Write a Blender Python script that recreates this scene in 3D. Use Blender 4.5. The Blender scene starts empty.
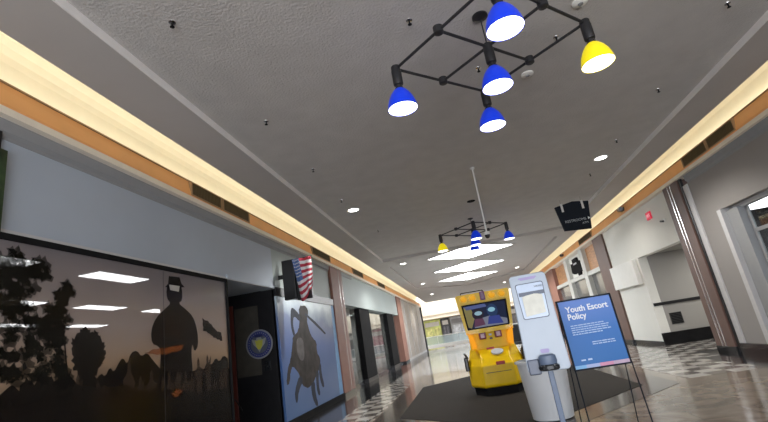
import bpy, bmesh, math, random
from mathutils import Vector, Matrix
random.seed(7)
S = bpy.context.scene
COL = S.collection

# ------------------------------------------------------------------ camera
cam_d = bpy.data.cameras.new('camera'); cam = bpy.data.objects.new('camera', cam_d); COL.objects.link(cam)
cam_d.sensor_width = 36.0; cam_d.lens = 444.26 / 768 * 36; cam_d.clip_start = 0.05; cam_d.clip_end = 300
Rm = Matrix(((0.97195946, 0.196313, 0.12944505), (0.1776919, -0.25262222, -0.95110862), (-0.15401429, 0.94744035, -0.28042179)))
cam.matrix_world = Matrix.Translation((0, 0, 1.4)) @ Rm.to_4x4()
S.camera = cam

# ------------------------------------------------------------------ world, exposure
w = bpy.data.worlds.new('world'); S.world = w; w.use_nodes = True
w.node_tree.nodes['Background'].inputs[0].default_value = (0.80, 0.88, 1.0, 1)
w.node_tree.nodes['Background'].inputs[1].default_value = 0.8
S.view_settings.view_transform = 'Standard'; S.view_settings.look = 'None'
S.view_settings.gamma = 1; S.view_settings.use_curve_mapping = False
S.view_settings.exposure = 1.5

def area_light(name, loc, rot, sx, sy, power, color):
    l = bpy.data.lights.new(name, 'AREA'); l.shape = 'RECTANGLE'; l.size = sx; l.size_y = sy; l.energy = power; l.color = color
    o = bpy.data.objects.new(name, l); COL.objects.link(o); o.location = loc; o.rotation_euler = rot
    return o
def spot_light(name, loc, power, color, size=2.4, blend=0.6):
    l = bpy.data.lights.new(name, 'SPOT'); l.energy = power; l.color = color; l.spot_size = size; l.spot_blend = blend; l.shadow_soft_size = 0.08
    o = bpy.data.objects.new(name, l); COL.objects.link(o); o.location = loc
    return o
WARM = (1.0, 0.97, 0.82)
# hidden cove strips behind the orange lips, washing the curved cove backs
area_light('cove_strip_light', (-4.17, 18.5, 4.45), (math.pi, math.radians(-8), 0), 0.10, 53, 50, WARM)
area_light('cove_strip_light', (5.93, 18.5, 4.45), (math.pi, math.radians(8), 0), 0.10, 53, 50, WARM)
# added upward fill low behind the camera; overhead light of the court ahead
area_light('court_fill_light', (0.8, -7.0, 0.8), (math.radians(142), 0, 0), 9, 2, 330, (0.93, 0.95, 1.0))
area_light('court_fill_light', (0.8, 52.0, 9.0), (0, 0, 0), 14, 10, 2000, (0.95, 0.97, 1.0))

# ------------------------------------------------------------------ materials
MATS = {}
def nodes(name):
    m = bpy.data.materials.new(name); m.use_nodes = True
    nt = m.node_tree; b = nt.nodes['Principled BSDF']
    return m, nt, b
def c4(c): return (c[0], c[1], c[2], 1)
def mat(name, col, rough=0.5, metal=0.0, var=0.06, scale=6.0, bump=0.0, bscale=60.0, spec=0.5, coat=0.0, trans=0.0, stretch=None):
    if name in MATS: return MATS[name]
    m, nt, b = nodes(name)
    b.inputs['Roughness'].default_value = rough; b.inputs['Metallic'].default_value = metal
    b.inputs['Specular IOR Level'].default_value = spec
    b.inputs['Coat Weight'].default_value = coat; b.inputs['Coat Roughness'].default_value = 0.04
    b.inputs['Transmission Weight'].default_value = trans
    tc = nt.nodes.new('ShaderNodeTexCoord')
    mp = nt.nodes.new('ShaderNodeMapping'); nt.links.new(tc.outputs['Object'], mp.inputs[0])
    if stretch: mp.inputs['Scale'].default_value = stretch
    n = nt.nodes.new('ShaderNodeTexNoise'); n.inputs['Scale'].default_value = scale; n.inputs['Detail'].default_value = 4
    nt.links.new(mp.outputs[0], n.inputs['Vector'])
    r = nt.nodes.new('ShaderNodeValToRGB')
    r.color_ramp.elements[0].position = 0.3; r.color_ramp.elements[1].position = 0.7
    r.color_ramp.elements[0].color = c4([x * (1 - var) for x in col]); r.color_ramp.elements[1].color = c4([min(1, x * (1 + var)) for x in col])
    nt.links.new(n.outputs['Fac'], r.inputs[0]); nt.links.new(r.outputs[0], b.inputs['Base Color'])
    if bump:
        n2 = nt.nodes.new('ShaderNodeTexNoise'); n2.inputs['Scale'].default_value = bscale; n2.inputs['Detail'].default_value = 3
        nt.links.new(tc.outputs['Object'], n2.inputs['Vector'])
        bp = nt.nodes.new('ShaderNodeBump'); bp.inputs['Strength'].default_value = bump; bp.inputs['Distance'].default_value = 0.02
        nt.links.new(n2.outputs['Fac'], bp.inputs['Height']); nt.links.new(bp.outputs[0], b.inputs['Normal'])
    MATS[name] = m
    return m
def emit(name, col, strength):
    if name in MATS: return MATS[name]
    m, nt, b = nodes(name)
    b.inputs['Base Color'].default_value = c4([x * 0.25 for x in col]); b.inputs['Emission Color'].default_value = c4(col); b.inputs['Emission Strength'].default_value = strength
    b.inputs['Specular IOR Level'].default_value = 0.15
    MATS[name] = m; return m
def glassy(name, tint, rough, opacity, printed):
    """glass or film: mixes straight-through view with a glossy surface of a given colour"""
    m, nt, b = nodes(name)
    b.inputs['Base Color'].default_value = c4(printed); b.inputs['Roughness'].default_value = rough; b.inputs['Specular IOR Level'].default_value = 0.15
    t = nt.nodes.new('ShaderNodeBsdfTransparent'); t.inputs[0].default_value = c4(tint)
    mx = nt.nodes.new('ShaderNodeMixShader'); mx.inputs[0].default_value = opacity
    nt.links.new(t.outputs[0], mx.inputs[1]); nt.links.new(b.outputs[0], mx.inputs[2])
    nt.links.new(mx.outputs[0], nt.nodes['Material Output'].inputs[0])
    return m
def pane_mat(name, tint, refl=1.0):
    m, nt, b = nodes(name); nt.nodes.remove(b)
    t = nt.nodes.new('ShaderNodeBsdfTransparent'); t.inputs[0].default_value = c4(tint)
    g = nt.nodes.new('ShaderNodeBsdfGlossy'); g.inputs['Roughness'].default_value = 0.03
    fr = nt.nodes.new('ShaderNodeLayerWeight'); fr.inputs[0].default_value = 0.5
    pw = nt.nodes.new('ShaderNodeMath'); pw.operation = 'POWER'; pw.inputs[1].default_value = 4.5; nt.links.new(fr.outputs['Facing'], pw.inputs[0])
    ad = nt.nodes.new('ShaderNodeMath'); ad.operation = 'MULTIPLY_ADD'; ad.inputs[1].default_value = 0.9 * refl; ad.inputs[2].default_value = 0.04; nt.links.new(pw.outputs[0], ad.inputs[0])
    mx = nt.nodes.new('ShaderNodeMixShader'); nt.links.new(ad.outputs[0], mx.inputs[0])
    nt.links.new(t.outputs[0], mx.inputs[1]); nt.links.new(g.outputs[0], mx.inputs[2])
    nt.links.new(mx.outputs[0], nt.nodes['Material Output'].inputs[0])
    return m
def print_mat(name, stops, axis, lo, hi, noise, nscale, nstretch, opacity, rough=0.12):
    """a printed picture: colour bands along an axis broken up by cloudy noise"""
    m, nt, b = nodes(name)
    tc = nt.nodes.new('ShaderNodeTexCoord'); sp = nt.nodes.new('ShaderNodeSeparateXYZ'); nt.links.new(tc.outputs['Object'], sp.inputs[0])
    mr = nt.nodes.new('ShaderNodeMapRange'); mr.inputs['From Min'].default_value = lo; mr.inputs['From Max'].default_value = hi
    nt.links.new(sp.outputs[axis], mr.inputs[0])
    mp = nt.nodes.new('ShaderNodeMapping'); mp.inputs['Scale'].default_value = nstretch; nt.links.new(tc.outputs['Object'], mp.inputs[0])
    n = nt.nodes.new('ShaderNodeTexNoise'); n.inputs['Scale'].default_value = nscale; n.inputs['Detail'].default_value = 6; nt.links.new(mp.outputs[0], n.inputs['Vector'])
    ma = nt.nodes.new('ShaderNodeMath'); ma.operation = 'MULTIPLY_ADD'; ma.inputs[1].default_value = noise; nt.links.new(n.outputs['Fac'], ma.inputs[0])
    sb = nt.nodes.new('ShaderNodeMath'); sb.operation = 'SUBTRACT'; sb.inputs[1].default_value = noise * 0.5
    nt.links.new(mr.outputs[0], ma.inputs[2]); nt.links.new(ma.outputs[0], sb.inputs[0])
    r = nt.nodes.new('ShaderNodeValToRGB'); nt.links.new(sb.outputs[0], r.inputs[0])
    e = r.color_ramp.elements
    e[0].position = stops[0][0]; e[0].color = c4(stops[0][1]); e[1].position = stops[-1][0]; e[1].color = c4(stops[-1][1])
    for p, c in stops[1:-1]:
        x = e.new(p); x.color = c4(c)
    nt.links.new(r.outputs[0], b.inputs['Base Color']); b.inputs['Roughness'].default_value = rough; b.inputs['Specular IOR Level'].default_value = 0.2
    if opacity < 1:
        t = nt.nodes.new('ShaderNodeBsdfTransparent'); mx = nt.nodes.new('ShaderNodeMixShader'); mx.inputs[0].default_value = opacity
        nt.links.new(t.outputs[0], mx.inputs[1]); nt.links.new(b.outputs[0], mx.inputs[2]); nt.links.new(mx.outputs[0], nt.nodes['Material Output'].inputs[0])
    return m
def tile_mat(name, c1, c2, cm, size, rough, vein=0.25, checker=False, mortar=0.004, spec=0.32):
    m, nt, b = nodes(name)
    tc = nt.nodes.new('ShaderNodeTexCoord')
    n = nt.nodes.new('ShaderNodeTexNoise'); n.inputs['Scale'].default_value = 1.7; n.inputs['Detail'].default_value = 8; n.inputs['Distortion'].default_value = 1.5
    nt.links.new(tc.outputs['Object'], n.inputs['Vector'])
    if checker:
        k = nt.nodes.new('ShaderNodeTexChecker'); k.inputs['Scale'].default_value = 1 / size; k.inputs['Color1'].default_value = c4(c1); k.inputs['Color2'].default_value = c4(c2)
        mp = nt.nodes.new('ShaderNodeMapping'); mp.inputs['Location'].default_value = (0.013, 0.017, 0.05); nt.links.new(tc.outputs['Object'], mp.inputs[0]); nt.links.new(mp.outputs[0], k.inputs['Vector'])
        src = k.outputs['Color']
    else:
        k = nt.nodes.new('ShaderNodeTexBrick'); k.offset = 0; k.inputs['Scale'].default_value = 1.0
        k.inputs['Brick Width'].default_value = size; k.inputs['Row Height'].default_value = size; k.inputs['Mortar Size'].default_value = mortar
        k.inputs['Color1'].default_value = c4(c1); k.inputs['Color2'].default_value = c4(c2); k.inputs['Mortar'].default_value = c4(cm)
        nt.links.new(tc.outputs['Object'], k.inputs['Vector']); src = k.outputs['Color']
    mx = nt.nodes.new('ShaderNodeMix'); mx.data_type = 'RGBA'; mx.blend_type = 'MULTIPLY'; mx.inputs[0].default_value = vein
    r = nt.nodes.new('ShaderNodeValToRGB'); r.color_ramp.elements[0].position = 0.35; r.color_ramp.elements[1].position = 0.6
    r.color_ramp.elements[0].color = (0.35, 0.3, 0.27, 1); r.color_ramp.elements[1].color = (1, 1, 1, 1)
    nt.links.new(n.outputs['Fac'], r.inputs[0]); nt.links.new(src, mx.inputs[6]); nt.links.new(r.outputs[0], mx.inputs[7])
    nt.links.new(mx.outputs[2], b.inputs['Base Color'])
    b.inputs['Roughness'].default_value = rough
    MATS[name] = m; b.inputs['Specular IOR Level'].default_value = spec
    return m

M = dict(
    ceil_c=mat('textured_ceiling_plaster', (0.56, 0.54, 0.52), 0.9, bump=0.6, bscale=38, var=0.05, scale=3),
    ceil_o=mat('smooth_ceiling_plaster', (0.52, 0.495, 0.475), 0.8, var=0.03, scale=1.5),
    step=mat('ceiling_step_paint', (0.88, 0.86, 0.84), 0.7, var=0.02),
    cove=mat('cream_cove_paint', (0.90, 0.85, 0.68), 0.7, var=0.02),
    orange=mat('orange_bulkhead_paint', (0.92, 0.46, 0.17), 0.45, var=0.05, scale=2),
    cream=mat('cream_ledge_paint', (0.88, 0.80, 0.68), 0.6, var=0.03),
    cornice=mat('grey_cornice_paint', (0.30, 0.31, 0.32), 0.6, var=0.03),
    fascia=mat('blue_grey_fascia', (0.42, 0.48, 0.56), 0.45, var=0.05, scale=0.8),
    fascia2=mat('pale_green_grey_fascia', (0.36, 0.42, 0.42), 0.5, var=0.05, scale=0.7),
    wallg=mat('grey_wall_paint', (0.31, 0.295, 0.285), 0.7, var=0.04, scale=1),
    white=mat('white_wall_paint', (0.85, 0.85, 0.80), 0.7, var=0.03, scale=1),
    boxwhite=mat('bright_white_panel', (0.9, 0.9, 0.86), 0.6, var=0.02),
    halls=mat('hall_wall_paint', (0.36, 0.35, 0.33), 0.7, var=0.03, scale=1),
    black=mat('black_satin', (0.012, 0.012, 0.014), 0.35, var=0.2),
    blackm=mat('black_matte', (0.014, 0.014, 0.015), 0.85, var=0.2, spec=0.08),
    granite=mat('black_granite', (0.02, 0.022, 0.025), 0.08, var=0.5, scale=80),
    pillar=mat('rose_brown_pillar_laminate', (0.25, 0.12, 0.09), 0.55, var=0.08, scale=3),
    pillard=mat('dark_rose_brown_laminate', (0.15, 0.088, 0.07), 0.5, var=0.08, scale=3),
    chrome=mat('brushed_steel', (0.75, 0.74, 0.73), 0.25, 1.0, var=0.05),
    jamb=mat('light_grey_jamb', (0.55, 0.55, 0.56), 0.4, var=0.03),
    redbrown=mat('red_brown_door_frame', (0.13, 0.03, 0.022), 0.4, var=0.1),
    vent=mat('bronze_vent_metal', (0.10, 0.07, 0.03), 0.5, 0.3, var=0.1),
    vframe=mat('tan_vent_frame', (0.36, 0.22, 0.11), 0.5, var=0.05),
    carpet=mat('charcoal_entry_mat', (0.045, 0.042, 0.04), 0.95, var=0.25, scale=60, bump=0.5, bscale=250, spec=0.1),
    dark_int=mat('dark_store_interior', (0.03, 0.028, 0.028), 0.9, var=0.2),
    wood=mat('orange_wood_panel', (0.50, 0.25, 0.11), 0.45, var=0.2, scale=3, stretch=(1, 1, 6)),
    fixture=mat('charcoal_fixture_metal', (0.035, 0.035, 0.038), 0.45, 0.4, var=0.15),
    plastic=mat('white_plastic', (0.41, 0.48, 0.57), 0.3, var=0.02, spec=0.4),
    binw=mat('white_bin_plastic', (0.66, 0.69, 0.72), 0.35, var=0.03, scale=2),
    greyp=mat('slate_grey_plastic', (0.07, 0.09, 0.14), 0.35, var=0.05),
    steelp=mat('grey_blue_pole', (0.10, 0.14, 0.22), 0.4, 0.0, var=0.05),
    yellow=mat('glossy_yellow_shell', (0.86, 0.57, 0.008), 0.33, var=0.05, coat=0.12, spec=0.3),
    amber=emit('amber_lamp_lens', (1.0, 0.48, 0.03), 0.22),
    purple=mat('purple_plastic', (0.16, 0.05, 0.14), 0.3, var=0.05),
    redl=mat('red_print', (0.40, 0.02, 0.02), 0.4),
    silver=mat('silver_print', (0.55, 0.58, 0.62), 0.3),
    signw=mat('white_lettering', (0.85, 0.88, 0.9), 0.5, var=0.01),
    navy=mat('dark_navy_sign', (0.006, 0.010, 0.018), 0.6, var=0.1, spec=0.2),
    signdim=mat('pale_sign_lettering', (0.45, 0.5, 0.52), 0.5, var=0.01),
    lit=emit('white_diffuser', (1.0, 1.0, 1.0), 2.0),
    sky=emit('white_skylight_diffuser', (0.95, 0.98, 1.0), 6.5),
    trof=emit('store_troffer_diffuser', (0.96, 0.98, 1.0), 2.2),
    lampw=emit('lamp_diffuser', (1.0, 1.0, 1.0), 2.0),
    exitr=emit('exit_red', (0.9, 0.05, 0.10), 0.18),
    rodw=mat('white_rod_enamel', (0.7, 0.7, 0.68), 0.4),
)
def shade_mat(name, col, glow):
    m, nt, b = nodes(name)
    b.inputs['Base Color'].default_value = c4(col); b.inputs['Roughness'].default_value = 0.3
    b.inputs['Emission Color'].default_value = c4(col); b.inputs['Emission Strength'].default_value = glow
    return m
M['shade_b'] = shade_mat('lit_blue_glass', (0.006, 0.04, 0.62), 0.16)
M['shade_y'] = shade_mat('lit_yellow_glass', (0.90, 0.74, 0.01), 0.20)

# ------------------------------------------------------------------ mesh helpers
class MB:
    def __init__(s): s.bm = bmesh.new()
    def box(s, x0, x1, y0, y1, z0, z1, bev=0):
        r = bmesh.ops.create_cube(s.bm, size=1)
        for v in r['verts']:
            v.co = Vector(((x0 + x1) / 2 + v.co.x * (x1 - x0), (y0 + y1) / 2 + v.co.y * (y1 - y0), (z0 + z1) / 2 + v.co.z * (z1 - z0)))
        if bev:
            es = list({e for v in r['verts'] for e in v.link_edges})
            bmesh.ops.bevel(s.bm, geom=es, offset=bev, segments=3, affect='EDGES', profile=0.5)
        return s
    def prism(s, pts, f, d0, d1):
        """pts 2D outline; f(u,v,d) -> 3D"""
        a = [s.bm.verts.new(f(u, v, d0)) for u, v in pts]; b = [s.bm.verts.new(f(u, v, d1)) for u, v in pts]
        n = len(pts)
        s.bm.faces.new(a); s.bm.faces.new(b[::-1])
        for i in range(n): s.bm.faces.new((a[i], b[i], b[(i + 1) % n], a[(i + 1) % n]))
        return s
    def rings(s, rr, close=True, caps=True):
        L = [[s.bm.verts.new(p) for p in r] for r in rr]; n = len(L[0])
        for i in range(len(L) - 1):
            for j in range(n if close else n - 1):
                s.bm.faces.new((L[i][j], L[i][(j + 1) % n], L[i + 1][(j + 1) % n], L[i + 1][j]))
        if caps: s.bm.faces.new(L[0][::-1]); s.bm.faces.new(L[-1])
        return s
    def lathe(s, prof, cx=0, cy=0, n=28, caps=True):
        return s.rings([[(cx + r * math.cos(2 * math.pi * j / n), cy + r * math.sin(2 * math.pi * j / n), z) for j in range(n)] for r, z in prof], caps=caps)
    def tube(s, p, q, r, n=10, r2=None):
        p = Vector(p); q = Vector(q); d = (q - p).normalized(); a = d.orthogonal().normalized(); b = d.cross(a)
        if r2 is None: r2 = r
        return s.rings([[c + (a * math.cos(2 * math.pi * j / n) + b * math.sin(2 * math.pi * j / n)) * rr for j in range(n)] for c, rr in ((p, r), (q, r2))])
    def face(s, pts): s.bm.faces.new([s.bm.verts.new(p) for p in pts]); return s
    def build(s, name, m, parent=None, smooth=False, loc=(0, 0, 0)):
        bmesh.ops.recalc_face_normals(s.bm, faces=s.bm.faces)
        me = bpy.data.meshes.new(name); s.bm.to_mesh(me); s.bm.free(); me.materials.append(m)
        o = bpy.data.objects.new(name, me); COL.objects.link(o); o.location = loc
        if parent: o.parent = parent
        if smooth:
            for p in me.polygons: p.use_smooth = True
            me.set_sharp_from_angle(angle=math.radians(35))
        return o
def tag(o, label, cat, group=None, kind=None):
    o['label'] = label; o['category'] = cat
    if group: o['group'] = group
    if kind: o['kind'] = kind
    return o
def empty(name, loc, label, cat, group=None, rz=0):
    o = bpy.data.objects.new(name, None); COL.objects.link(o); o.location = loc; o.rotation_euler = (0, 0, rz)
    return tag(o, label, cat, group)
def struct(o): o['kind'] = 'structure'; return o
def copy_tree(o, parent=None):
    c = o.copy(); COL.objects.link(c); c.parent = parent
    for ch in list(o.children): copy_tree(ch, c)
    return c
def text(name, s, size, m, parent, mtx, align='LEFT', bold=0.0, spacing=1.0):
    cu = bpy.data.curves.new(name, 'FONT'); cu.body = s; cu.size = size; cu.extrude = 0.0015; cu.offset = bold; cu.align_x = align; cu.space_character = spacing
    t = bpy.data.objects.new(name, cu); COL.objects.link(t)
    me = bpy.data.meshes.new_from_object(t.evaluated_get(bpy.context.evaluated_depsgraph_get()))
    bpy.data.objects.remove(t); me.materials.clear(); me.materials.append(m)
    o = bpy.data.objects.new(name, me); COL.objects.link(o); o.parent = parent; o.matrix_local = mtx
    return o
FACE_CAM = Matrix.Rotation(math.pi / 2, 4, 'X')                # text readable when looking along +Y
def on_left(y, z, x): return Matrix.Translation((x, y, z)) @ Matrix.Rotation(math.pi / 2, 4, 'Z') @ Matrix.Rotation(math.pi / 2, 4, 'X')

Y0, Y1 = -8.0, 45.0
XL, XR = -4.0, 5.7
ZL = 4.10                                                       # ledge
ZO, ZC = 4.50, 4.60                                             # outer ceiling, inner raised ceiling

# ------------------------------------------------------------------ floor
tan_m = tile_mat('polished_tan_marble', (0.29, 0.245, 0.195), (0.26, 0.215, 0.175), (0.16, 0.13, 0.11), 0.61, 0.12, 0.7)
struct(MB().box(-16, 16, Y0, 66, -0.2, 0).build('floor', tan_m))
dark_t = tile_mat('polished_dark_brown_tile', (0.075, 0.06, 0.052), (0.095, 0.078, 0.066), (0.03, 0.03, 0.03), 0.31, 0.12, 0.4)
chk_m = tile_mat('checkered_tile_band', (0.47, 0.455, 0.43), (0.15, 0.135, 0.125), (0, 0, 0), 0.36, 0.12, 0.25, checker=True)
blk_t = tile_mat('polished_black_tile', (0.018, 0.018, 0.02), (0.026, 0.026, 0.028), (0.01, 0.01, 0.01), 0.61, 0.12, 0.3, spec=0.28)
pale_t = tile_mat('polished_pale_tile', (0.40, 0.40, 0.39), (0.36, 0.36, 0.355), (0.25, 0.25, 0.25), 0.61, 0.12, 0.3)
struct(MB().box(-5.3, -2.95, Y0, Y1, 0, 0.002).build('floor_black_border', blk_t))
struct(MB().box(-2.95, -2.1, Y0, Y1, 0, 0.003).build('floor_checker_band', chk_m))
struct(MB().box(4.85, 7.5, Y0, 11.4, 0, 0.0036).box(5.3, 7.5, 11.4, 12.6, 0, 0.0036).box(5.3, 7.5, 15.3, Y1, 0, 0.0025).build('floor_black_border', blk_t))
struct(MB().box(3.55, 5.3, 9.0, Y1, 0, 0.003).build('floor_checker_band', chk_m))
struct(MB().box(5.15, 16, 12.6, 15.3, 0.0, 0.0035).build('floor_checker_band', chk_m))
struct(MB().box(-2.1, 3.55, 17.6, Y1, 0, 0.002).build('floor_pale_field', pale_t))
def hexa(dx, d):
    cx = 0.62
    return [(cx, 6.8 - d), (cx + 2.17 + dx, 8.95 - d * 0.4), (cx + 2.17 + dx, 13.6 + d * 0.4), (cx, 15.6 + d), (cx - 2.17 - dx, 13.6 + d * 0.4), (cx - 2.17 - dx, 8.95 - d * 0.4)]
struct(MB().prism(hexa(0.5, 0.7), lambda u, v, d: (u, v, d), 0.0, 0.004).build('floor_dark_border', dark_t))
tag(MB().prism(hexa(0, 0), lambda u, v, d: (u, v, d), 0.004, 0.010).build('entry_mat', M['carpet']), 'large charcoal hexagonal mat inlaid in the polished floor under the yellow ride', 'mat')

# ------------------------------------------------------------------ ceiling
IL, IR = -2.8, 4.45
def strip_box(name, x0, x1, y0, y1, z0, z1, m): return struct(MB().box(x0, x1, y0, y1, z0, z1).build(name, m))
strip_box('ceiling', IL - 0.05, IR + 0.05, Y0, 17.75, ZC, ZC + 0.12, M['ceil_c'])
strip_box('ceiling_outer_band', -3.455, IL, Y0, Y1, ZO, ZO + 0.16, M['ceil_o'])
strip_box('ceiling_outer_band', IR, 5.14, Y0, Y1, ZO, ZO + 0.16, M['ceil_o'])
strip_box('ceiling_step', IL, IL + 0.012, Y0, 17.7, ZO, ZC, M['step'])
strip_box('ceiling_step', IR - 0.012, IR, Y0, 17.7, ZO, ZC, M['step'])
strip_box('ceiling_beam', IL, IR, 17.7, 17.95, ZO, ZC + 0.1, M['ceil_o'])
# far field round the skylights, with cut corners
strip_box('ceiling_far_field', IL - 0.05, IR + 0.05, 17.9, Y1, ZC, ZC + 0.12, M['ceil_o'])
for sgn, xe in ((1, IL), (-1, IR)):
    struct(MB().prism([(xe, 17.9), (xe + sgn * 1.4, 17.9), (xe, 19.3)], lambda u, v, d: (u, v, d), ZO, ZC).build('ceiling_corner', M['ceil_o']))
    struct(MB().prism([(xe, 30.6), (xe, 34.0), (xe + sgn * 3.0, 34.0)], lambda u, v, d: (u, v, d), ZO, ZC).build('ceiling_corner', M['ceil_o']))
strip_box('ceiling_beam', IL, IR, 34.0, Y1, ZO, ZC, M['ceil_o'])

def profile_run(name, prof, y0, y1, m, smooth=False):
    return struct(MB().prism(prof, lambda u, v, d: (u, d, v), y0, y1).build(name, m, smooth=smooth))
for side, sx, x0, wn in (('left', 1, XL, 'left'), ('right', -1, XR, 'right')):
    X = lambda d: x0 - sx * d          # d outward (away from the corridor)
    # cove back: thin curved shell
    arc = [(0.36, 4.40), (0.36, 4.95)] + [(0.36 - 0.22 * (1 - math.cos(a)), 4.95 + 0.22 * math.sin(a)) for a in (0.4, 0.8, 1.2, math.pi / 2)] + [(-0.6, 5.17)]
    out = [(-0.6, 5.23), (0.42, 5.23), (0.42, 4.40)]
    profile_run('wall_%s_cove' % wn, [(X(d), z) for d, z in arc + out], Y0, Y1, M['cove'])
    # ceiling edge riser that hides the cove top
    profile_run('ceiling_edge', [(X(-0.548), ZO + 0.02), (X(-0.575), ZO + 0.02), (X(-0.575), 5.2), (X(-0.548), 5.2)], Y0, Y1, M['ceil_o'])
    # orange bulkhead, slightly bellied
    b = [(0.36, 4.13), (-0.03, 4.13), (-0.035, 4.19), (-0.02, 4.27), (0.0, 4.36), (0.01, 4.43), (0.03, 4.43), (0.03, 4.40), (0.36, 4.40)]
    profile_run('wall_%s_bulkhead' % wn, [(X(d), z) for d, z in b], Y0, Y1, M['orange'])
    profile_run('trim_%s_lip' % wn, [(X(d), z) for d, z in [(0.012, 4.43), (-0.005, 4.43), (-0.005, 4.45), (0.012, 4.45)]], Y0, Y1, M['vframe'])
    profile_run('trim_%s_ledge' % wn, [(X(d), z) for d, z in [(0.4, 4.05), (-0.08, 4.05), (-0.08, 4.13), (0.4, 4.13)]], Y0, Y1, M['cream'])
    profile_run('trim_%s_cornice' % wn, [(X(d), z) for d, z in [(0.4, 4.05), (0.0, 4.05), (0.01, 3.93), (0.045, 3.90), (0.045, 3.86), (0.4, 3.86)]], Y0, 17.0 if side == 'left' else 11.1, M['cornice'])

# end of the corridor behind: portal wall with the court beyond it
struct(MB().box(-16, 16, Y0 - 0.2, Y0, 4.4, 6).build('wall_back_header', M['wallg']))

# ------------------------------------------------------------------ left wall
struct(MB().box(-4.34, -4.05, 3.26, 9.52, 2.92, 3.87).build('wall_left_fascia', M['fascia']))
struct(MB().box(-4.05, -4.03, 3.26, 9.52, 2.92, 2.955).build('trim_left_fascia_lip', M['jamb']))
struct(MB().box(-4.34, -4.05, 9.52, 13.95, 2.95, 4.05).build('wall_left_mural_fascia', M['fascia2']))
struct(MB().box(-4.34, -4.02, Y0, 1.6, 0, 4.05).build('wall_left_near', M['wallg']))
struct(MB().box(-4.34, -4.02, 1.6, 3.26, 2.92, 4.05).build('wall_left_near_fascia', M['black']))
tag(MB().box(-4.015, -3.985, 2.55, 3.30, 2.9, 3.72).build('poster', mat('dark_green_poster', (0.03, 0.055, 0.02), 0.4, var=0.7, scale=5)), 'dark green poster at the left edge beside the blue-grey fascia', 'poster')
# window with the military mural
struct(MB().box(-4.10, -4.02, 1.6, 7.42, 2.86, 2.92).box(-4.10, -4.02, 7.37, 7.42, 0.1, 2.86).box(-4.10, -4.02, 1.6, 7.42, 0.0, 0.1).build('window_1_frame', M['blackm']))
struct(MB().box(-4.085, -4.075, 1.6, 7.37, 0.1, 2.86).build('window_1', pane_mat('store_glass', (0.9, 0.9, 0.9))))
mur = MB().face([(-4.05, 1.6, 0.1), (-4.05, 7.37, 0.1), (-4.05, 7.37, 2.86), (-4.05, 1.6, 2.86)]).build('window_mural',
    print_mat('dusk_battlefield_print', [(0.0, (0.008, 0.007, 0.007)), (0.40, (0.02, 0.015, 0.013)), (0.56, (0.52, 0.36, 0.24)), (0.72, (0.50, 0.41, 0.37)), (1.0, (0.30, 0.27, 0.28))], 2, 0.1, 2.86, 0.12, 1.1, (1, 1, 1.6), 0.70))
tag(mur, 'dim brown window graphic of a standing soldier, trees and a crowd at dusk', 'mural')
sil = glassy('dark_silhouette_print', (1, 1, 1), 0.15, 0.66, (0.010, 0.008, 0.007))
sil2 = glassy('brown_coat_print', (1, 1, 1), 0.15, 0.78, (0.016, 0.012, 0.010))
def soft(pts, n=2):
    for _ in range(n):
        o = []
        for i in range(len(pts)):
            a = pts[i]; b = pts[(i + 1) % len(pts)]
            o += [(a[0] * .75 + b[0] * .25, a[1] * .75 + b[1] * .25), (a[0] * .25 + b[0] * .75, a[1] * .25 + b[1] * .75)]
        pts = o
    return pts
def art(name, pts, x, m, parent, d=0.0015):
    return MB().prism(pts, lambda u, v, dd: (dd, u, v), x, x + d).build(name, m, parent)
soldier = [(5.81, 2.70), (6.04, 2.70), (6.11, 2.64), (6.11, 2.46), (6.01, 2.41), (6.17, 2.34), (6.37, 2.23), (6.47, 2.02), (6.48, 1.79), (6.37, 1.7), (6.33, 1.84), (6.29, 1.7), (6.32, 1.42), (6.24, 1.18), (5.59, 1.25), (5.58, 1.5), (5.61, 1.76), (5.55, 1.82), (5.43, 1.85), (5.41, 2.02), (5.51, 2.19), (5.71, 2.32), (5.84, 2.4), (5.75, 2.46), (5.74, 2.6)]
art('soldier_figure', soft(soldier, 1), -4.046, sil2, mur)
art('store_light_patch', [(5.80, 2.665), (6.04, 2.665), (6.02, 2.58), (5.82, 2.59)], -4.040, mat('painted_store_light', (0.45, 0.44, 0.42), 0.4), mur)  # pale patch painted as a store light showing through below the hat
art('soldier_hat', [(5.80, 2.79), (6.05, 2.80), (6.09, 2.71), (6.17, 2.66), (5.71, 2.62), (5.78, 2.68)], -4.043, sil2, mur)
bush = [(4.34, 2.07), (4.44, 2.01), (4.52, 2.02), (4.6, 1.93), (4.64, 1.78), (4.62, 1.67), (4.52, 1.59), (4.5, 1.37), (4.32, 1.39), (4.29, 1.59), (4.2, 1.66), (4.21, 1.8), (4.18, 1.92), (4.26, 1.98)]
def jag(pts, amp, sub=4, seed=1):
    R = random.Random(seed); o = []
    for i in range(len(pts)):
        a = pts[i]; b = pts[(i + 1) % len(pts)]
        for k in range(sub):
            t = k / sub; o.append((a[0] + (b[0] - a[0]) * t + R.uniform(-amp, amp), a[1] + (b[1] - a[1]) * t + R.uniform(-amp, amp)))
    return o
art('bush', jag(soft(bush, 1), 0.022, 3), -4.044, sil, mur)
crowd = [(4.47, 1.44), (4.58, 1.57), (4.64, 1.51), (4.71, 1.62), (4.77, 1.55), (4.85, 1.66), (4.91, 1.71), (4.98, 1.62), (5.04, 1.76), (5.15, 1.78), (5.22, 1.7), (5.33, 1.75), (5.44, 1.64), (5.64, 1.48), (6.32, 1.42), (6.49, 1.49), (6.59, 1.42), (6.68, 1.53), (6.82, 1.48), (6.95, 1.59), (7.06, 1.51), (7.2, 1.62), (7.36, 1.52), (7.36, 0.12), (4.41, 0.12)]
art('crowd', soft(crowd, 1), -4.041, sil, mur)
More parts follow.
